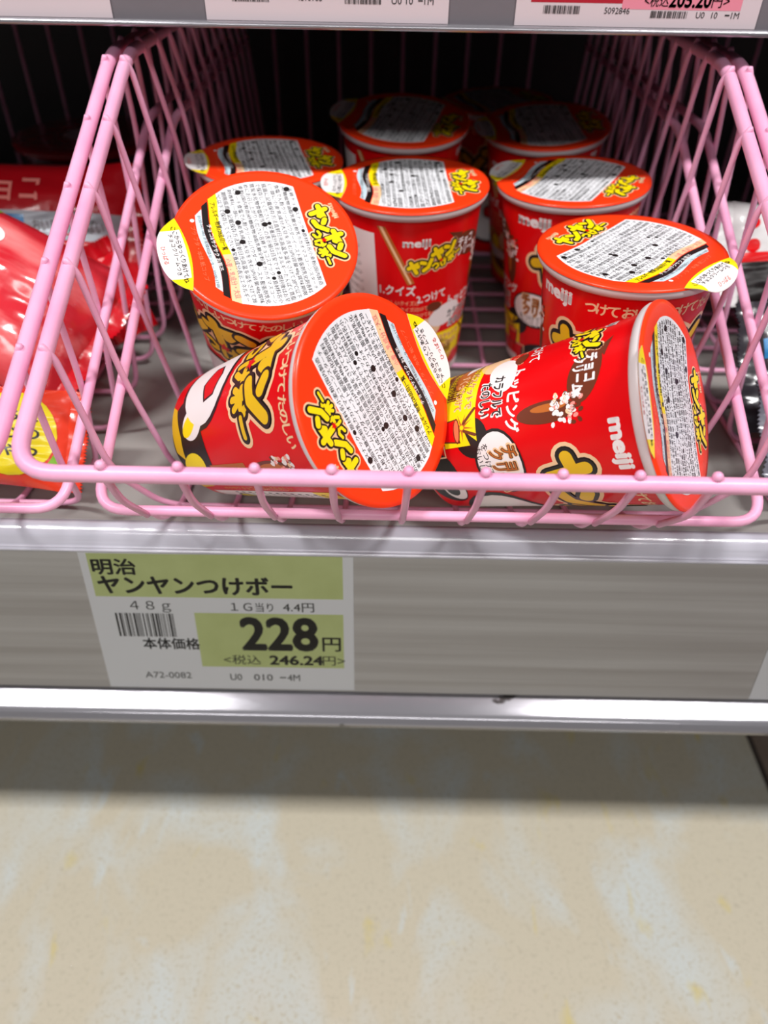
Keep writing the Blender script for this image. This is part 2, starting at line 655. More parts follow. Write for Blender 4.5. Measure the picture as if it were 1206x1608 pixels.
P.text('本体価格', 20.5, 25.4, 6.8, INK, 1, .022, w=26.5)
P.text('228', 67.5, 25.8, 19.0, INK, 1, .036, w=34.6)
P.text('円', 104.8, 25.3, 8.4, INK, 1, .016, w=8.4)
P.text('<税込', 57.5, 16.2, 6.0, INK, 1, .004, w=17.5)
P.text('246.24', 79.5, 16.4, 5.6, INK, 1, .035, w=25)
P.text('円>', 104.6, 16.2, 5.8, INK, 1, .004, w=10.5)
P.text('A72-0082', 18.3, 6.6, 3.9, INK, 1, .0, w=22.4)
P.text('U0', 59.5, 5.8, 4.1, INK, 1, .004, w=5.6)
P.text('010', 71.0, 5.8, 4.1, INK, 1, .004, w=9)
P.text('-', 83.5, 7.5, .7, INK, 1, .0, w=3)
P.text('4M', 87.2, 5.8, 4.1, INK, 1, .004, w=6)
o = mb.build('price_tag', None, loc)
tag(o, 'white and green price tag reading 228 yen in the lower shelf rail', 'price tag', 'price tags in the lower rail')

# edge of the next tag at the right
loc = Vector((0.1795 * K, bot.x, bot.y)) - Vector((0, dn.x, dn.y)) * 0.0014 + EN * 0.0004
mb, P = tag_print(Vector((0, 0, 0)), Vector((1, 0, 0)), EY, EN, K)
mb.add([Vector((1, 0, 0)) * x + EY * y + EN * z for z in (-.0002, 0) for x, y in ((0, 0), (.1195 * K, 0), (.1195 * K, .082 * K), (0, .082 * K))],
       [(0, 3, 2, 1), (4, 5, 6, 7), (0, 1, 5, 4), (1, 2, 6, 5), (2, 3, 7, 6), (3, 0, 4, 7)], TAGWHITE, False)
P.rect(3.5, 56.5, 114.8, 80.2, TAGGREEN, 0)
o = mb.build('price_tag', None, loc)
tag(o, 'white corner of a price tag at the right end of the lower shelf rail', 'price tag', 'price tags in the lower rail')


def upper_tag(x, w, label, kind):
    EXu, EYu, ENu = Vector((1, 0, 0)), Vector((0, 0, 1)), Vector((0, -1, 0))
    mb_, P_ = tag_print(Vector((0, 0, 0)), EXu, EYu, ENu)
    h = .052
    mb_.add([EXu * a + EYu * b + ENu * z for z in (-.0002, 0) for a, b in ((0, 0), (w, 0), (w, h), (0, h))],
            [(0, 3, 2, 1), (4, 5, 6, 7), (0, 1, 5, 4), (1, 2, 6, 5), (2, 3, 7, 6), (3, 0, 4, 7)], TAGROSE_DIM, False)
    W_ = w * 1000
    if kind == 'a':
        P_.rect(3, 9.9, W_ - 6, 30, TAGPINK, 0)
        P_.barcode(11.5, 6.6, 27, 9.4, INK, 1, 4)
        P_.text('4890968', 38.5, 7.2, 2.4, INK, 1, 0, w=10.5)
        P_.barcode(58.5, 6.4, 74, 9.0, INK, 1, 5)
        P_.text('U0', 78, 6.6, 2.6, INK, 1, 0); P_.text('10', 84, 6.6, 2.6, INK, 1, 0); P_.text('-', 89, 7.7, .5, INK, 1, 0, w=2); P_.text('1M', 91.6, 6.6, 2.6, INK, 1, 0)
    elif kind == 'b':
        P_.rect(6, 8.2, 44, 32, TAGRED, 0)
        P_.rect(44, 6.3, W_ - 8, 32, TAGPINK, 0)
        P_.barcode(11.5, 4.3, 27, 7.2, INK, 1, 6)
        P_.text('5092846', 37, 4.6, 2.2, INK, 1, 0, w=10.5)
        P_.barcode(56.5, 3.4, 72, 5.9, INK, 1, 7)
        P_.text('<税込', 53, 7.3, 4.4, INK, 2, .006, w=10); P_.text('205.20', 63.4, 7.3, 5.2, INK, 2, .03, w=17); P_.text('円>', 81, 7.3, 4.6, INK, 2, .006, w=7)
        P_.text('U0', 75.5, 3.6, 2.2, INK, 1, 0); P_.text('10', 82, 3.6, 2.2, INK, 1, 0); P_.text('-', 87.5, 4.5, .5, INK, 1, 0, w=2); P_.text('1M', 90.2, 3.6, 2.2, INK, 1, 0)
    else:
        P_.barcode(55, 6.4, 75, 11.5, INK, 1, 8)
        P_.text('U0', W_ - 28, 7.6, 2.6, INK, 1, 0); P_.text('10', W_ - 21, 7.6, 2.6, INK, 1, 0); P_.text('-', W_ - 16, 8.7, .5, INK, 1, 0, w=2); P_.text('1M', W_ - 13.4, 7.6, 2.6, INK, 1, 0)
    o_ = mb_.build('price_tag', None, (x, 0.3695, UZ + 0.0024))
    tag(o_, label, 'price tag', 'price tags on the upper shelf edge')


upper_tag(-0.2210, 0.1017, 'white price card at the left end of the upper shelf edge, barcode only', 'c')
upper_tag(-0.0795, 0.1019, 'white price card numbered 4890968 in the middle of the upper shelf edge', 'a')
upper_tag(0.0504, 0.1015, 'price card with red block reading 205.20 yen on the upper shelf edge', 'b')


# ------------------------------------------------------------------ wire baskets
FW = Z(-0.2135)            # top of the basket's floor wires
XL, XR = -0.1175, 0.1460    # rim, left and right
RIM0 = (0.1803, Z(-0.1432)) # rim at the front
RIM1 = (0.374, Z(-0.0610))
YB = 0.655


def rim_at(y):
    if y <= RIM1[0]:
        t = (y - RIM0[0]) / (RIM1[0] - RIM0[0])
        return RIM0[1] + t * (RIM1[1] - RIM0[1])
    return RIM1[1]


LOW0 = (0.2133, Z(-0.1870))
LSL = 0.462                # rise of the lower wire along the sides
LX0, LX1 = -0.1120, 0.1460
KY = [0.2225, 0.2585, 0.2945, 0.3305, 0.3665]
BACK = [0.370 + 0.0235 * k for k in range(1, 12)]


def make_basket(label):
    root = thing('wire_basket', label, 'basket', (0.015, 0.24, DECK), 'pink wire baskets on the shelf')
    off = (-0.015, -0.24, -DECK)
    b = lambda m, n: m.build(n, root, off)
    # rim
    pts = [(XL, YB, RIM1[1]), (XL, RIM1[0], RIM1[1]), (XL, RIM0[0], RIM0[1]), (XR, RIM0[0], RIM0[1]), (XR, RIM1[0], RIM1[1]), (XR, YB, RIM1[1])]
    ring = arc_corner(pts + [], 0.014)
    m = MB()
    m.tube(ring, 0.0028, PINK, 14)
    m.tube([(XL, YB, RIM1[1]), (XR, YB, RIM1[1])], 0.0028, PINK)
    b(m, 'rim_wire')
    # lower frame wire
    lx0, lx1 = LX0, LX1
    Lb = (0.412, LOW0[1] + LSL * (0.412 - LOW0[0]))
    pts = [(lx0, YB, Lb[1]), (lx0, Lb[0], Lb[1]), (lx0, LOW0[0], LOW0[1]), (lx1, LOW0[0], LOW0[1]), (lx1, Lb[0], Lb[1]), (lx1, YB, Lb[1])]
    m = MB()
    m.tube(arc_corner(pts, 0.012), 0.0021, PINK, 12)
    b(m, 'lower_frame_wire')
    # cross wires
    r = 0.00135
    fx0, fx1 = XL + 0.019, XR - 0.011
    for y in KY + BACK:
        z = rim_at(y)
        yf = max(y + 0.014 - 0.02 * max(0, min(y, 0.374) - 0.27), LOW0[0] + 0.036)
        ym = max(y + 0.006, LOW0[0] + 0.004)
        zm = LOW0[1] + LSL * (min(ym, 0.412) - LOW0[0])
        pts = [(XL - 0.0002, y - 0.0005, z + 0.0036), (XL + 0.0026, y + 0.0006, z - 0.0015), (LX0 + 0.0030, ym, zm), (fx0, yf, FW - 0.0014), (fx1, yf, FW - 0.0014),
               (LX1 - 0.0030, ym, zm), (XR - 0.0026, y + 0.0006, z - 0.0015), (XR + 0.0002, y - 0.0005, z + 0.0036)]
        m = MB()
        m.tube(arc_corner(pts, 0.013, 6), r, PINK, 8)
        b(m, 'cross_wire')
    # front-to-back wires
    for k in range(-1, 8):
        x = -0.0650 + 0.0240 * k
        xf = 0.0153 + (x - 0.0153) * 1.03
        pts = [(x, RIM0[0] - 0.0002, RIM0[1] + 0.0040), (x, RIM0[0] + 0.0006, RIM0[1] - 0.0022), (xf, RIM0[0] + (0.0122 if k == 7 else 0.0142), RIM0[1] - 0.0230), (xf, LOW0[0] - 0.0014, LOW0[1] - 0.0010)]
        m = MB()
        m.tube(arc_corner(pts, 0.008, 5), r, PINK, 8)
        pts = [(xf, LOW0[0] + 0.0012, LOW0[1] - 0.0010), (xf, LOW0[0] + 0.013, LOW0[1] - 0.0160), (xf, LOW0[0] + 0.040, FW - 0.0033), (xf, YB, FW - 0.0033), (xf, YB + 0.004, RIM1[1])]
        m.tube(arc_corner(pts, 0.010, 5), r, PINK, 8)
        m.ball((x, RIM0[0] - 0.0001, RIM0[1] + 0.0036), 0.0018, PINK, 6)
        b(m, 'front_wire')
    return root


def copy_tree(o, parent=None):
    c = o.copy()
    COL.objects.link(c)
    c.parent = parent
    for ch in list(o.children):
        copy_tree(ch, c)
    return c


basket = make_basket('pink wire basket in the middle, holding the red snack cups')
for dx, lab in ((-0.2710, 'pink wire basket to the left of the cup basket, holding red foil bags'), (0.2710, 'pink wire basket to the right of the cup basket, holding dark snack packs')):
    c = copy_tree(basket)
    c.location.x += dx
    c['label'] = lab


# ------------------------------------------------------------------ snack cup
CH = 0.0955                # body + rim height; the lid film closes it at .097
R0, R1 = 0.0275, 0.0352


def rad(h):
    return R0 + (R1 - R0) * min(1.0, max(0.0, h / 0.092))


def body_mesh():
    mb_ = MB()
    mb_.lathe([(0.001, 0.004), (R0 - 0.0022, 0.004), (R0 - 0.0016, 0.0), (R0 - 0.0004, 0.0), (R0, 0.0006)], CUPBASE, 128)
    mb_.lathe([(R0, 0.0006), (R0 + (R1 - R0) * .33, 0.031), (R0 + (R1 - R0) * .67, 0.062), (R1, 0.092)], RED, 128)

    def fn(s, h, l):                      # s: degrees around the cup, h: mm up
        rr = rad(h * .001) + 0.00005 + 0.000025 * l
        a = R(s)
        return (rr * math.cos(a), rr * math.sin(a), h * .001)

    def local(phi, h):                    # a flat mm space centred on (phi, h)
        k = 180 / math.pi / (rad(h * .001) * 1000)
        P_ = Print(mb_, lambda x, y, l: fn(phi + x * k, h + y, l), 1.7)
        return P_
    T = lambda phi, h, body, ht, m, l=1, bold=0.0, w=None, rot=0.0, em=False: local(phi, h).text(body, 0, 0, ht, m, l, bold, w, rot, True, False, em)
    rnd_ = random.Random(2)

    def stick(phi, h, L_, rot=90):
        p = local(phi, h)
        a = R(rot)
        p.ellipse(0, 0, L_ * .5, L_ * .17, BROWN, 1, a)
        p.ellipse(-.06 * L_, .04 * L_, L_ * .3, L_ * .06, TAN, 2, a)
        for _ in range(60):
            t, u = rnd_.uniform(.10, .58) * L_, rnd_.uniform(-.22, .22) * L_
            x, y = t * math.cos(a) - u * math.sin(a), t * math.sin(a) + u * math.cos(a)
            p.ellipse(x, y, .045 * L_, .032 * L_, rnd_.choice((WHITE, WHITE, WHITE, CREAM, PINKPRINT, BROWN)), 3, rnd_.uniform(0, 3), 7)
    # --- main face
    T(-66, 84.5, 'meiji', 6.6, WHITE, 1, .05, 18)
    for i, ch in enumerate('つけておいしい'):
        T(-36 + 7.6 * i + (2 if i > 2 else 0), 85, ch, 5.2, CREAM, 1, .03, None, 0.0, True)
    for i, ch in enumerate('つけてたのしい'):
        T(19 + 7.6 * i + (2 if i > 2 else 0), 85, ch, 5.2, CREAM, 1, .03, None, 0.0, True)
    bubble_logo(local(-6, 65), 0, 0, 17.0, 2, fill=GOLD)
    # rounded white patch with black and yellow patches below the word
    p = local(6, 26)
    p.ellipse(0, 0, 22, 18.5, BLACK, 1)
    p.ellipse(0, .3, 20, 16.5, WHITE, 5)
    p.poly([(-5, 2), (3, -2), (11, 2), (9, 9), (0, 11), (-5, 8)], BLACK, 6); p.poly([(-4, 2.6), (3, -.8), (9.8, 2.6), (8.2, 8.2), (0, 10), (-4, 7.4)], RED, 7)
    p = local(58, 13)
    p.ellipse(0, 0, 20, 13, BLACK, 1); p.ellipse(-9, 6, 6.5, 9, WHITE, 3, .5); p.ellipse(-8, 3, 3.5, 6.5, YELLOW, 4, .6)
    p.ellipse(9, -2, 5.5, 9, YELLOW, 4, .3); p.poly([(-18, -12), (2, -12), (6, -7), (-4, -5), (-16, -8)], GOLD, 5)
    p = local(92, 7)
    p.poly([(-4, -7), (5, -6), (4, 4), (-2, 5)], GOLD, 5)
    p = local(-50, 9)
    p.ellipse(0, 0, 13, 8, BLACK, 1); p.ellipse(3, 2, 8, 5, WHITE, 5); p.ellipse(4, 1, 4, 3, BLACK, 6)
    p = local(-84, 27)
    p.ellipse(0, 0, 8, 7.5, BLACK, 1)
    # cream bubble with brown words
    p = local(-62, 37)
    p.ellipse(0, 0, 14, 10.5, BLACK, 6); p.ellipse(0, .1, 12.8, 9.5, WHITE, 7); p.poly([(-9, -6), (-15, -13), (-4, -9)], BLACK, 6)
    T(-60, 42.5, 'チョコ', 6.6, CREAM, 8, .10, 17); T(-60, 42.5, 'チョコ', 6.0, BLACK, 9, .06, 16); T(-60, 42.5, 'チョコ', 6.0, TAN, 10, .02, 16)
    T(-55, 36.8, 'クリーム', 6.2, CREAM, 8, .10, 20); T(-55, 36.8, 'クリーム', 5.6, BLACK, 9, .06, 19); T(-55, 36.8, 'クリーム', 5.6, TAN, 10, .02, 19)
    T(-66, 32.3, 'をつけて', 2.9, BLACK, 9, .01); T(-64, 29.2, 'おいしい', 2.9, BLACK, 9, .01)
    # --- stick picture with sprinkles, small gold line, white panel with fine print
    p = local(84, 34)
    p.rect(-4, -12, 4, 14, TAN, 1)
    for k in range(5):
        p.rect(-2, -8 + 4 * k, 2, -6.6 + 4 * k, YELLOW, 2)
    stick(84, 64, 26)
    T(104, 40, 'サクサク チョコ と つけてたのしい', 2.6, GOLD, 1, 0, None, R(90))
    p = local(136, 46)
    p.rect(-15, -42, 15, 38, WHITE, 1)
    p.rect(-15, 26, -7, 38, YELLOW, 2); p.rect(6, -40, 13, -6, GREYPRINT, 2)
    for k in range(13):
        local(130, 20 + 4.6 * k).text('●チョコスナックのおいしい', 0, 0, 2.6, BLACK, 3, 0, 20, 0, True)
    p.ellipse(-6, -26, 5, 5, BLACK, 3); p.ellipse(-6, -26, 4, 4, YELLOW, 4); p.ellipse(4, -31, 3, 3, TAN, 4)
    # --- quiz face
    T(198, 80, 'meiji', 4.8, WHITE, 1, .04, 13)
    bubble_logo(local(212, 72), 0, 0, 6.6, 2, R(18))
    p = local(180, 72)
    p.poly([(-8, 16), (-4, 16), (10, -12), (6.5, -13)], TAN, 1); p.poly([(-7, 16), (-5.4, 16), (8.6, -12), (7.6, -12.4)], CREAM, 2)
    T(182, 56, '1.クイズ', 5.2, WHITE, 4, .03, 18)
    T(213, 52, '2.つけて', 4.6, WHITE, 4, .03, 15, R(8))
    for k in range(4):
        T(184, 49 - 3.6 * k, 'たのしいクイズに', 2.6, CREAM, 1, 0, 19)
        T(212, 46 - 3.6 * k, 'つけてあそぼう', 2.4, CREAM, 1, 0, 14, R(6))
    p = local(196, 30)
    p.ellipse(-6, 0, 8, 8, TAN, 2); p.ellipse(-3, -1, 4, 5, YELLOW, 3); p.ellipse(8, 3, 8, 6, CREAM, 2, .6); p.poly([(-14, -4), (-6, -12), (10, -10), (4, -5)], WHITE, 4)
    p = local(212, 16)
    p.ellipse(0, 0, 19, 11, GOLD, 1); p.ellipse(1, 2.5, 15, 8, BROWN, 2); p.ellipse(2, 4, 9, 4, TAN, 3)
    p = local(165, 26)
    p.ellipse(0, 0, 5, 7, BLACK, 3); p.ellipse(0, 6, 4, 4, YELLOW, 4)
    # --- topping face
    p = local(222, 46)
    p.ellipse(4, -6, 10, 6, WHITE, 4, .3); p.ellipse(-3, 0, 4, 2.6, BROWN, 5)
    T(254, 46.5, 'トッピング', 5.6, WHITE, 4, .04, 25, R(-4))
    T(248, 39.4, 'カラフルで', 4.8, WHITE, 4, .09, 18); T(248, 39.4, 'カラフルで', 4.4, BLACK, 5, .03, 17)
    T(249, 33.8, 'たのしい', 4.8, WHITE, 4, .09, 15); T(249, 33.8, 'たのしい', 4.4, BLACK, 5, .03, 14)
    stick(268, 60, 24)
    p = local(245, 75)
    p.ellipse(2, 0, 11, 6, BROWN, 2, R(-14)); p.poly([(-12, 9), (-7, 4), (-3, 7)], BROWN, 2)
    T(245, 77.2, 'チョコ', 4.2, WHITE, 3, .05, 11); T(248, 72.6, 'クリーム', 4.2, WHITE, 3, .05, 14)
    p = local(250, 22)
    p.rect(-22, -8, 16, 7.5, YELLOW, 2)
    T(236, 26, 'ビスケットで', 3.6, CREAM, 3, .07, 18); T(236, 26, 'ビスケットで', 3.4, TAN, 4, .01, 17)
    T(236, 21, 'すくってつけて', 3.6, CREAM, 3, .07, 18); T(236, 21, 'すくってつけて', 3.4, TAN, 4, .01, 17)
    T(234, 16.5, 'たべてね', 3.2, BROWN, 4, .01, 10)
    p = local(270, 20)
    for k in range(9):
        a = R(40 * k)
        p.poly([(1 * math.cos(a + .5) - 1.5, 3 + 1 * math.sin(a + .5)), (5.6 * math.cos(a) - 1.5, 3 + 5.6 * math.sin(a)), (1 * math.cos(a - .5) - 1.5, 3 + 1 * math.sin(a - .5))], TAN, 3)
    p.poly([(-5.4, 0), (4.4, 1.8), (3.2, -8), (-4.6, -8)], BROWN, 4); p.poly([(-4.8, -.5), (3.8, 1.2), (2.7, -7.4), (-4.0, -7.4)], RED, 5); p.ellipse(-.5, .4, 5, 1.6, BROWN, 6); p.ellipse(-.5, .4, 4.3, 1.1, FAINT, 7)
    p.stroke([(-8, 9), (-3, 4)], .6, BROWN, 6); p.stroke([(2, 9), (0, 4)], .6, BROWN, 6)
    p = local(252, 8)
    p.poly([(-24, -6.5), (18, -6.5), (18, 5.6), (-24, 5.6), (-24, 5.1), (17.4, 5.1), (17.4, -6.5)], CREAM, 2)
    p.rect(-2, -7, 12, -2.5, WHITE, 3)
    for k in range(3):
        T(242, 11.2 - 2.4 * k, 'おこさまのてのとどかないところ', 1.6, PINKPRINT, 3, 0, 26)
    return mb_.mesh('cup_body')


def rim_mesh():
    mb_ = MB()
    mb_.lathe([(R1 - 0.0008, 0.0915), (R1 + 0.0004, 0.0912), (R1 + 0.0014, 0.0914), (0.0374, 0.0922), (0.0379, 0.0934), (0.0379, 0.0948), (0.0374, 0.0957), (0.0362, 0.0960), (0.0346, 0.0957), (R1 - 0.0012, 0.0945)], RIMGREY, 96)
    return mb_.mesh('rim')


LR = 0.0381
LZ = 0.0962


def lidz(x, y):                            # x, y in mm; a sealed film with a slight sag and ripples
    d = math.hypot(x, y) / 38.0
    sag = -0.0005 * max(0.0, 1 - (d / .86) ** 4)
    rip = 0.00022 * noise.noise(Vector((x * .055, y * .055, 3.0))) * (1 - min(1, d) ** 4) * 2
    return LZ + sag + rip


PANEL_TEXT = ('名称チョコスナック●原材料名小麦粉(国内製造)砂糖植物油脂乳糖全粉乳カカオマスコーンスターチ食塩'
              'でん粉クリームパウダーイースト膨張剤乳化剤香料(一部に小麦乳成分大豆を含む)内容量48g賞味期限底面に記載'
              '保存方法直射日光高温多湿をさけて28℃以下で保存してください●栄養成分表示エネルギーたんぱく質脂質炭水化物食塩相当量'
              'この表示値は目安です●開封後はお早めにお召し上がりください')


def lid_mesh():
    mb_ = MB()
    vs, fs = [(0, 0, lidz(0, 0))], []
    N, seg = 19, 96
    rr = [LR * 1000 * (i + 1) / N for i in range(N)]
    for r in rr:
        for k in range(seg):
            a = 2 * math.pi * k / seg
            x, y = r * math.cos(a), r * math.sin(a)
            vs.append((x * .001, y * .001, lidz(x, y)))
    for k in range(seg):
        a = 2 * math.pi * k / seg
        vs.append((0.0383 * math.cos(a), 0.0383 * math.sin(a), LZ - 0.0009))
    for k in range(seg):
        fs.append((0, 1 + k, 1 + (k + 1) % seg))
    for i in range(N):
        for k in range(seg):
            l = (k + 1) % seg
            fs.append((1 + i * seg + k, 1 + (i + 1) * seg + k, 1 + (i + 1) * seg + l, 1 + i * seg + l))
    mb_.add(vs, fs, LIDRED)
    P_ = Print(mb_, lambda x, y, l: (x * .001, y * .001, lidz(x, y) + .00006 + .000025 * l), 3.0)
    q = 32.2                                 # printed radius

    def wob(x):
        return 1.0 * math.sin(x * .16)

    def band(y0, y1, m, lay, xa=-1.0, xb=1.0, rq=q, wave0=1.0, wave1=1.0, n=26):
        def half(y):
            return math.sqrt(max(0, rq * rq - y * y))
        lo, hi = [], []
        for k in range(n + 1):
            t = xa + (xb - xa) * k / n
            x_lo = t * half(y0); x_hi = t * half(y1)
            lo.append((x_lo, y0 + wave0 * wob(x_lo))); hi.append((x_hi, y1 + wave1 * wob(x_hi)))
        P_.poly(lo + hi[::-1], m, lay)
    # white panel with round ends cut by the circle
    top_, bot_ = 18.6, -15.2
    pts = []
    n = 26
    hx = math.sqrt(q * q - bot_ * bot_)
    for k in range(n + 1):
        x = -hx + 2 * hx * k / n
        pts.append((x, bot_ + wob(x)))
    a0, a1 = math.asin(bot_ / q), math.asin(top_ / q)
    pts += [(q * math.cos(a0 + (a1 - a0) * k / 14), q * math.sin(a0 + (a1 - a0) * k / 14)) for k in range(2, 15)]
    pts += [(-q * math.cos(a0 + (a1 - a0) * k / 14), q * math.sin(a0 + (a1 - a0) * k / 14)) for k in range(14, 1, -1)]
    P_.poly(pts, LIDWHITE, 1)
    # fine print
    i = 0
    for k in range(13):
        y = top_ - 3.0 - 2.52 * k
        half = math.sqrt(q * q - max(abs(y), abs(y + 2)) ** 2) - 1.0
        ncha = int(2 * half / 2.28)
        line = ''.join(PANEL_TEXT[(i + j) % len(PANEL_TEXT)] for j in range(ncha))
        i += ncha
        P_.text(line, -half, y + (wob(0) if k > 10 else 0), 2.15, BLACK, 3, .012, 2 * half)
    for x, y in ((-18.5, -11.5), (-27.5, -5), (-25.5, 15.5), (-14.5, 16.5), (-12, -8.5), (-2, -9), (10.5, -5), (-9, 2)):
        P_.ellipse(x, y, 1.25, 1.25, BLACK, 6, 0, 14)
    # header, black and white strips
    band(-18.9, -15.2, YELLOW, 2, -1.0, .12)
    band(-18.9, -15.2, CREAM, 2, .12, 1.0)
    P_.text('アレルギー物質(28品目)一覧', -24, -18.2, 2.7, BLACK, 4, .02, 25)
    P_.text('小麦・乳成分・大豆', 5.5, -18.2, 2.5, PINKPRINT, 4, .02, 20)
    band(-21.9, -19.3, BLACK, 2, -.98, .98, 32.0)
    P_.text('チョコ&サクサク お菓子', -13, -21.4, 1.9, WHITE, 4, .02, 24)
    band(-24.7, -22.0, PALEBLUE, 2, -.95, .95, 31.4)
    P_.text('0120-041-082 お客様相談センター 10:00-17:00', -18, -24.1, 1.5, GREYPRINT, 4, .01, 37)
    P_.text('プラ フタ・本体 紙コップ', -13, -28.0, 2.0, FAINT, 2, .01, 28)
    P_.ellipse(-16, -26.6, .9, .9, WHITE, 2, 0, 12)
    # word at the top
    bubble_logo(P_, 0, 26.2, 7.4, 2)
    P_.text('meiji', -14.4, 30.2, 2.5, CREAM, 2, .04, 8.0, R(4))
    return mb_.mesh('lid')


def tab_mesh(droop):
    mb_ = MB()
    rc = 0.0385

    def surf(x, y, l):                      # y mm, from the lid out over the edge
        z = lidz(x, max(y, -38)) * 1000 + .2
        over = max(0.0, -36.5 - y - 0.012 * x * x * 0)
        if droop > 0 and over > 0:
            ang = min(1.35, over / 9.0 * droop)
            return (x * .001, (-36.5 - over * math.cos(ang * .6)) * .001, (z - over * math.sin(ang * .75)) * .001 + .00004 * l)
        return (x * .001, y * .001, z * .001 + .00004 * l + (0.00012 * over if droop <= 0 else 0))
    P_ = Print(mb_, surf, 1.6)
    # lens between an arc inside the lid and a rounded tip beyond it
    outer, inner = [], []
    for k in range(21):
        t = -1 + k / 10
        x = 18.5 * t
        edge_ = -math.sqrt(max(0, 38.2 ** 2 - x * x))
        tip = -38.2 - 5.0 * (1 - abs(t) ** 2.2)
        outer.append((x, min(edge_ - .1, tip + (38.2 + edge_) * abs(t) ** 2.2) if abs(t) < 1 else edge_))
        inner.append((x, edge_ + (7.5 * (1 - t * t))))
    P_.poly(inner + outer[::-1], YELLOW, 0)
    o2 = [(x * .70, y + .3 * 0) for x, y in outer]
    inn2 = [(x * .72, y - .9 - 3.0 * (1 - (1 - abs(x) / 18.5)) * .3) for x, y in inner]
    mid = [(x, y) for x, y in zip([p[0] * .62 for p in outer], [p[1] for p in outer])]
    oo = []
    for k in range(21):
        t = (-1 + k / 10) * .66
        tip = -38.2 - 5.0 * (1 - abs(t) ** 2.2)
        x = 18.5 * t
        edge_ = -math.sqrt(38.2 ** 2 - x * x)
        oo.append((x, min(edge_ - .1, tip + (38.2 + edge_) * abs(t) ** 2.2)))
    ii = [(x, -math.sqrt(38.2 ** 2 - x * x) + 7.5 * (1 - (x / 18.5) ** 2) * .84) for x, _ in oo]
    P_.poly(ii + oo[::-1], WHITE, 1)
    for k, ch in enumerate('ここからゆっくりあけてね'):
        x = -13.2 + 2.4 * k
        y = -math.sqrt(38.2 ** 2 - x * x) + 7.5 * (1 - (x / 18.5) ** 2) * .84 - 2.0
        P_.text(ch, x, y, 2.2, BLACK, 3, .02, None, R(1.2 * x), True, False, True)
    for k, ch in enumerate('チョコクリームつき'):
        x = -9.6 + 2.4 * k
        y = -math.sqrt(38.2 ** 2 - x * x) + 7.5 * (1 - (x / 18.5) ** 2) * .84 - 4.3
        P_.text(ch, x, y, 2.0, BLACK, 3, .02, None, R(1.2 * x), True, False, True)
    P_.text('ひっぱる', 0, -40.6, 1.9, PINKPRINT, 3, .02, 9, 0, True)
    # underside so the tab has thickness
    k0 = len(mb_.v)
    n_f = len(mb_.f)
    mb_.v += [(x, y, z - .00018) for x, y, z in mb_.v]
    for f, fm in list(zip(mb_.f[:n_f], mb_.fm[:n_f])):
        if mb_.mats[fm] is YELLOW:
            mb_.f.append([a + k0 for a in reversed(f)])
            mb_.fm.append(mb_.mi(WHITE)); mb_.sm.append(True)
    return mb_.mesh('pull_tab')


ME_BODY, ME_RIM, ME_LID = body_mesh(), rim_mesh(), lid_mesh()
ME_TAB = {0: tab_mesh(0), 1: tab_mesh(1.0)}



def cup(c, n, k, up_dir, psi, droop, label):
    """c: lid centre seen from the camera, n: axis, up_dir: where the lid's word points, psi: turn of the printed body"""
    n = Vector(n).normalized()
    c = Vector(c) * k + Vector((0, 0, ZC))
    base = c - n * 0.097
    Y = Vector(up_dir)
    Y = (Y - n * Y.dot(n)).normalized()
    X = Y.cross(n)
    M = Matrix((X, Y, n)).transposed().to_4x4()
    root = thing('snack_cup', label, 'snack cup', base, 'red snack cups in the middle basket')
    root.rotation_euler = M.to_euler()
    b_ = mesh_object('cup_body', ME_BODY, root)
    # psi is given as a turn from the lid's X axis
    b_.rotation_euler = (0, 0, R(psi))
    mesh_object('rim', ME_RIM, root)
    l_ = mesh_object('lid', ME_LID, root)
    mesh_object('pull_tab', ME_TAB[droop], l_)
    return root


#CUPS#
cup((-0.0499, 0.2904, -0.1102), (0.118, -0.45, 0.885), 1.03, (0.94, 0.34, 0.03), -58.4, 0, 'red cup tilted forward, propped on the back of the lying cup, by the left wires')
cup((-0.0025, 0.2178, -0.138), (0.71, -0.49, 0.50), 1.022, (-0.478, -0.878, -0.02), 14.5, 0, 'red cup lying on its side at the front with its lid turned to the viewer')
cup((0.1015, 0.2170, -0.1372), (0.785, -0.4, 0.48), 1.036, (0.585, 0.664, -0.465), -3.1, 0, 'red cup lying at the front right, its printed side showing and lid facing right')
cup((0.0972, 0.2942, -0.1118), (-0.034, -0.025, 0.999), 1.022, (-0.719, 0.695, 0), 224.4, 1, 'upright red cup behind the lying one, its lid tab drooping against the right wires')
cup((0.0084, 0.351, -0.1047), (-0.02, -0.05, 0.998), 1.06, (0.999, 0.049, 0.01), -195.7, 0, 'upright red cup in the middle of the basket with a small quiz printed on it')
cup((0.0894, 0.3821, -0.111), (-0.061, -0.022, 0.998), 1.025, (0.865, -0.501, 0.03), 55.4, 0, 'upright red cup half in shade, behind the cup with the drooping tab')
cup((-0.0601, 0.3834, -0.1048), (0.023, -0.044, 0.999), 1.06, (0.968, 0.251, 0), -80, 0, 'upright red cup in shade behind the forward-tilted cup')
cup((0.0056, 0.4258, -0.0954), (0.01, -0.15, 0.985), 1.1, (0.965, -0.257, -0.05), 160, 0, 'dim red cup standing directly behind the quiz cup')
cup((0.0874, 0.4631, -0.1054), (-0.065, -0.12, 0.988), 1.055, (0.995, 0.068, 0.07), 100, 0, 'dim red cup behind the half-shaded one on the right')

cup((.0700, .5530, -.1118), (-.03, -.02, 1), 1.03, (0.9, 0.3, 0), -30, 0, 'barely lit red cup at the very back right of the basket')


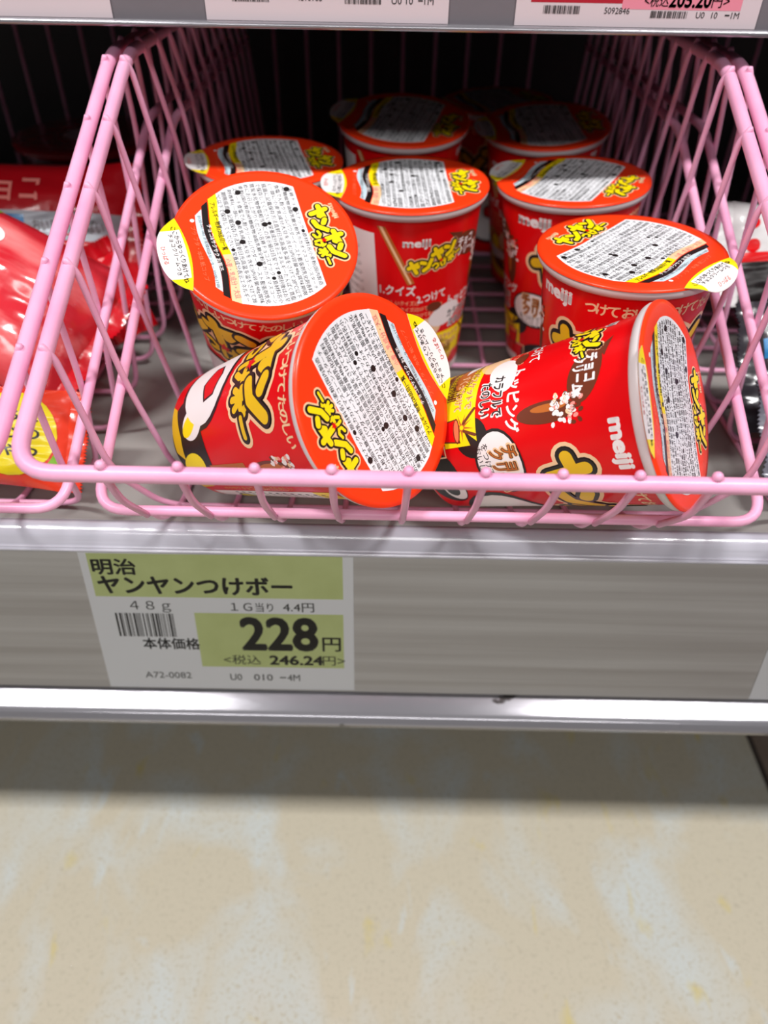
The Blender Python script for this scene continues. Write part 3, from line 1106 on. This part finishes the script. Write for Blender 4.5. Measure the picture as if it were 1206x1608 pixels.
# ------------------------------------------------------------------ foil packs in the neighbouring baskets
FOILRED = mat('foil_red', (196, 16, 30), 0.22, coat=0.6, bump=(70, 0.9, (1, 1, 1)))
FOILPINK = mat('foil_streaky_red', (205, 40, 52), 0.2, coat=0.8, bump=(60, 0.9, (1, 1, 1)), var=((240, 130, 130), 40, 0.5, 0.72, (0.35, 1.6, 1)))
FOILMAROON = mat('foil_maroon', (96, 18, 26), 0.25, coat=0.6, bump=(60, 0.9, (1, 1, 1)))
FOILGREEN = mat('foil_green', (120, 176, 50), 0.3, coat=0.4)
FOILYELLOW = mat('foil_yellow', (226, 206, 20), 0.28, coat=0.5, bump=(60, 0.6, (1, 1, 1)))
FOILORANGE = mat('foil_orange_red', (222, 60, 34), 0.25, coat=0.5, bump=(60, 0.9, (1, 1, 1)))
FOILBLUE = mat('foil_blue', (40, 140, 205), 0.3, coat=0.4)
FOILSILVER = mat('foil_silver', (176, 182, 190), 0.4, metal=0.2)
FOILDARK = mat('foil_charcoal', (58, 54, 60), 0.25, coat=0.6, bump=(60, 0.9, (1, 1, 1)))
FOILGREY = mat('foil_grey', (124, 124, 134), 0.25, coat=0.5, bump=(60, 0.9, (1, 1, 1)), var=((84, 84, 96), 30, 0.4, 0.7, (1, 1, 1)))
FOILWHITE = mat('foil_white', (226, 224, 224), 0.3, coat=0.4)


def foil_bag(label, end_a, end_b, facing, width, thick, colour, seal_colour, seed, prints=None):
    A, B, N = (Vector(q) + Vector((0, 0, ZC)) for q in (end_a, end_b, facing))
    N = Vector(facing)
    X = (B - A).normalized()
    L_ = (B - A).length
    N = (N - X * N.dot(X)).normalized()
    Y = N.cross(X)
    root = thing('foil_bag', label, 'snack bag', (A + B) / 2, 'foil snack bags in the side baskets')
    root.rotation_euler = Matrix((X, Y, N)).transposed().to_euler()
    nx, ny = 44, 30

    def h(u, v):
        e = max(0.0, 1 - abs(u) ** 3.2) ** .75 * max(0.0, 1 - abs(v) ** 2.6) ** .6
        w = noise.noise(Vector((u * 2.2 + seed, v * 3.0, seed * 1.7))) * .22 + noise.noise(Vector((u * 5 + seed, v * 9.0, seed))) * .12 * abs(u)
        w += .08 * math.sin(v * 24 + seed) * max(0, abs(u) - .55) * 2
        return thick / 2 * e * (1 + w) + 0.0006

    def pt(u, v, sgn):
        ww = width / 2 * (1 - .06 * (1 - abs(u) ** 4))
        bend = .10 * thick * math.sin(u * 2 + seed)
        return Vector((u * L_ / 2, v * ww, sgn * h(u, v) + bend))
    mb_ = MB()
    for sgn in (1, -1):
        vs = [pt(-1 + 2 * i / nx, -1 + 2 * j / ny, sgn) for i in range(nx + 1) for j in range(ny + 1)]
        fs = []
        for i in range(nx):
            for j in range(ny):
                q = (i * (ny + 1) + j, (i + 1) * (ny + 1) + j, (i + 1) * (ny + 1) + j + 1, i * (ny + 1) + j + 1)
                fs.append(q if sgn > 0 else q[::-1])
        mb_.add(vs, fs, colour)
    if prints:
        P_ = Print(mb_, lambda x, y, l: pt(x, y, 1) + Vector((0, 0, .0002 + .0001 * l)), .06)
        prints(P_)
    mb_.build('bag', root)
    for sgn in (-1, 1):
        m = MB()
        vs, fs = [], []
        k = 60
        for side in (1, -1):
            for i in range(k + 1):
                v = -1 + 2 * i / k
                for t in range(4):
                    u = sgn * (L_ / 2 + t * .003 - .001 + (.0010 if (i % 2 and t == 3) else 0))
                    vs.append((u, v * width / 2 * .985, side * .0005 + .0005 * math.sin(t * 2.6) + .0016 * noise.noise(Vector((v * 4, seed, 0))) * t + .10 * thick * math.sin(sgn * 2 + seed)))
        n4 = (k + 1) * 4
        for side in range(2):
            for i in range(k):
                for t in range(3):
                    a = side * n4 + i * 4 + t
                    fs.append((a, a + 4, a + 5, a + 1))
        m.add(vs, fs, seal_colour)
        m.build('seal', root)
    return root


def pr_blue(P_):
    P_.poly([(-.98, -.05), (.98, -.05), (.98, .32), (-.98, .32)], FOILSILVER, 0)
    P_.poly([(-.98, 0), (.30, 0), (.30, .27), (-.98, .27)], FOILBLUE, 1)
    P_.text('おいしさいっぱい', .36, .06, .16, GREYPRINT, 2, .02, .5)
    P_.text('チョコ', -.1, .45, .35, PINKPRINT, 2, .02, .5)
    P_.poly([(-.98, -.9), (.2, -.9), (.3, -.25), (-.98, -.2)], GREYPRINT, 1)


def pr_green(P_):
    P_.poly([(-.95, .45), (-.1, .55), (-.2, .95), (-.95, .95)], FOILGREEN, 1)
    P_.ellipse(-.1, .5, .16, .14, WHITE, 2)


def pr_bar(P_):
    P_.poly([(-.5, -.7), (.7, -.7), (.7, .6), (-.5, .6)], FOILSILVER, 1)
    for k in range(12):
        P_.rect(-.3, -.55 + .09 * k, .55, -.55 + .09 * k + (.05 if k % 3 else .03), GREYPRINT, 2)


def pr_yellow(P_):
    P_.ellipse(.52, .05, .40, .85, FOILYELLOW, 1)
    for k, t in enumerate(('いちご', 'あじの', 'おやつ')):
        P_.text(t, .27, .32 - .36 * k, .22, BLACK, 2, .03, .5)
    P_.poly([(.86, -.5), (.93, -.2), (.99, -.5), (.93, -.8)], FOILGREEN, 2)


def pr_letters(P_):
    P_.text('CO', -.35, -.15, .62, WHITE, 1, .03, .95)
    P_.poly([(-.9, -.7), (.9, -.55), (.9, -.45), (-.9, -.6)], WHITE, 1)


def pr_dots(P_):
    P_.poly([(-.95, -.95), (.95, -.95), (.95, -.35), (-.95, -.2)], BLACK, 1)
    for x, y in ((-.84, .55), (-.66, .68), (-.48, .5), (-.84, .1), (-.62, .2), (-.4, .05), (-.2, .5), (.1, .2), (.5, .4)):
        P_.ellipse(x, y, .06, .13, RED, 1)
    P_.poly([(-.95, -.2), (.95, -.35), (.95, -.2), (-.95, -.02)], RED, 2)


def pr_strip(P_):
    P_.poly([(-.95, .1), (.95, .2), (.95, .5), (-.95, .4)], FOILBLUE, 1)
    P_.poly([(-.95, -.5), (.95, -.4), (.95, -.2), (-.95, -.3)], FOILSILVER, 1)


foil_bag('glossy streaky red foil bag pressed against the wires, left of the forward-tilted cup', (-.245, .348, -.134), (-.146, .322, -.174), (.25, -.55, .80), .084, .034, FOILPINK, FOILRED, 1.3, pr_green)
foil_bag('red foil bag with a blue and grey band, above the streaky red bag', (-.300, .415, -.158), (-.150, .415, -.160), (0, -.86, .50), .085, .034, FOILRED, FOILRED, 4.1, pr_blue)
foil_bag('small red foil bag with a silver barcode panel, behind the streaky red bag', (-.166, .376, -.160), (-.153, .372, -.192), (.15, -.75, .64), .046, .016, FOILRED, FOILRED, 7.7, pr_bar)
foil_bag('orange-red foil bag with a yellow oval and black words at the left basket front', (-.235, .268, -.186), (-.143, .266, -.193), (.05, -.75, .66), .046, .014, FOILORANGE, FOILORANGE, 2.2, pr_yellow)
foil_bag('dark maroon foil bag with big white letters at the back of the left basket', (-.290, .478, -.172), (-.172, .478, -.174), (0, -.80, .60), .080, .028, FOILMAROON, FOILMAROON, 5.5, pr_letters)
foil_bag('white and black foil bag with red dots, against the right basket wires', (.180, .385, -.150), (.285, .385, -.150), (0, -.75, .66), .056, .022, FOILWHITE, FOILWHITE, 3.4, pr_dots)
foil_bag('grey foil bag with a blue stripe in the right basket, nearest its front', (.178, .275, -.187), (.275, .275, -.185), (-.1, -.65, .75), .060, .022, FOILGREY, FOILGREY, 6.2, pr_strip)
foil_bag('charcoal foil bag with a blue stripe lying between two other bags in the right basket', (.181, .322, -.181), (.285, .324, -.177), (-.1, -.70, .70), .066, .022, FOILDARK, FOILDARK, 8.8, pr_strip)

# dark bowl with a red lid far back in the left basket
root = thing('snack_bowl', 'round red-lidded bowl in the shade at the back of the left basket', 'snack bowl', (-.215, .565, FW))
mb = MB()
mb.lathe([(.001, .001), (.034, .001), (.036, 0), (.038, .002), (.047, .066), (.049, .068)], FOILMAROON, 64)
mb.build('bowl', root)
mb = MB()
mb.lathe([(.0485, .067), (.0515, .068), (.0522, .070), (.0515, .0722), (.048, .0728), (.03, .0722), (.001, .072)], FOILRED, 64)
mb.lathe([(.001, .0725), (.018, .0725)], WHITE, 48)
mb.build('lid', root)
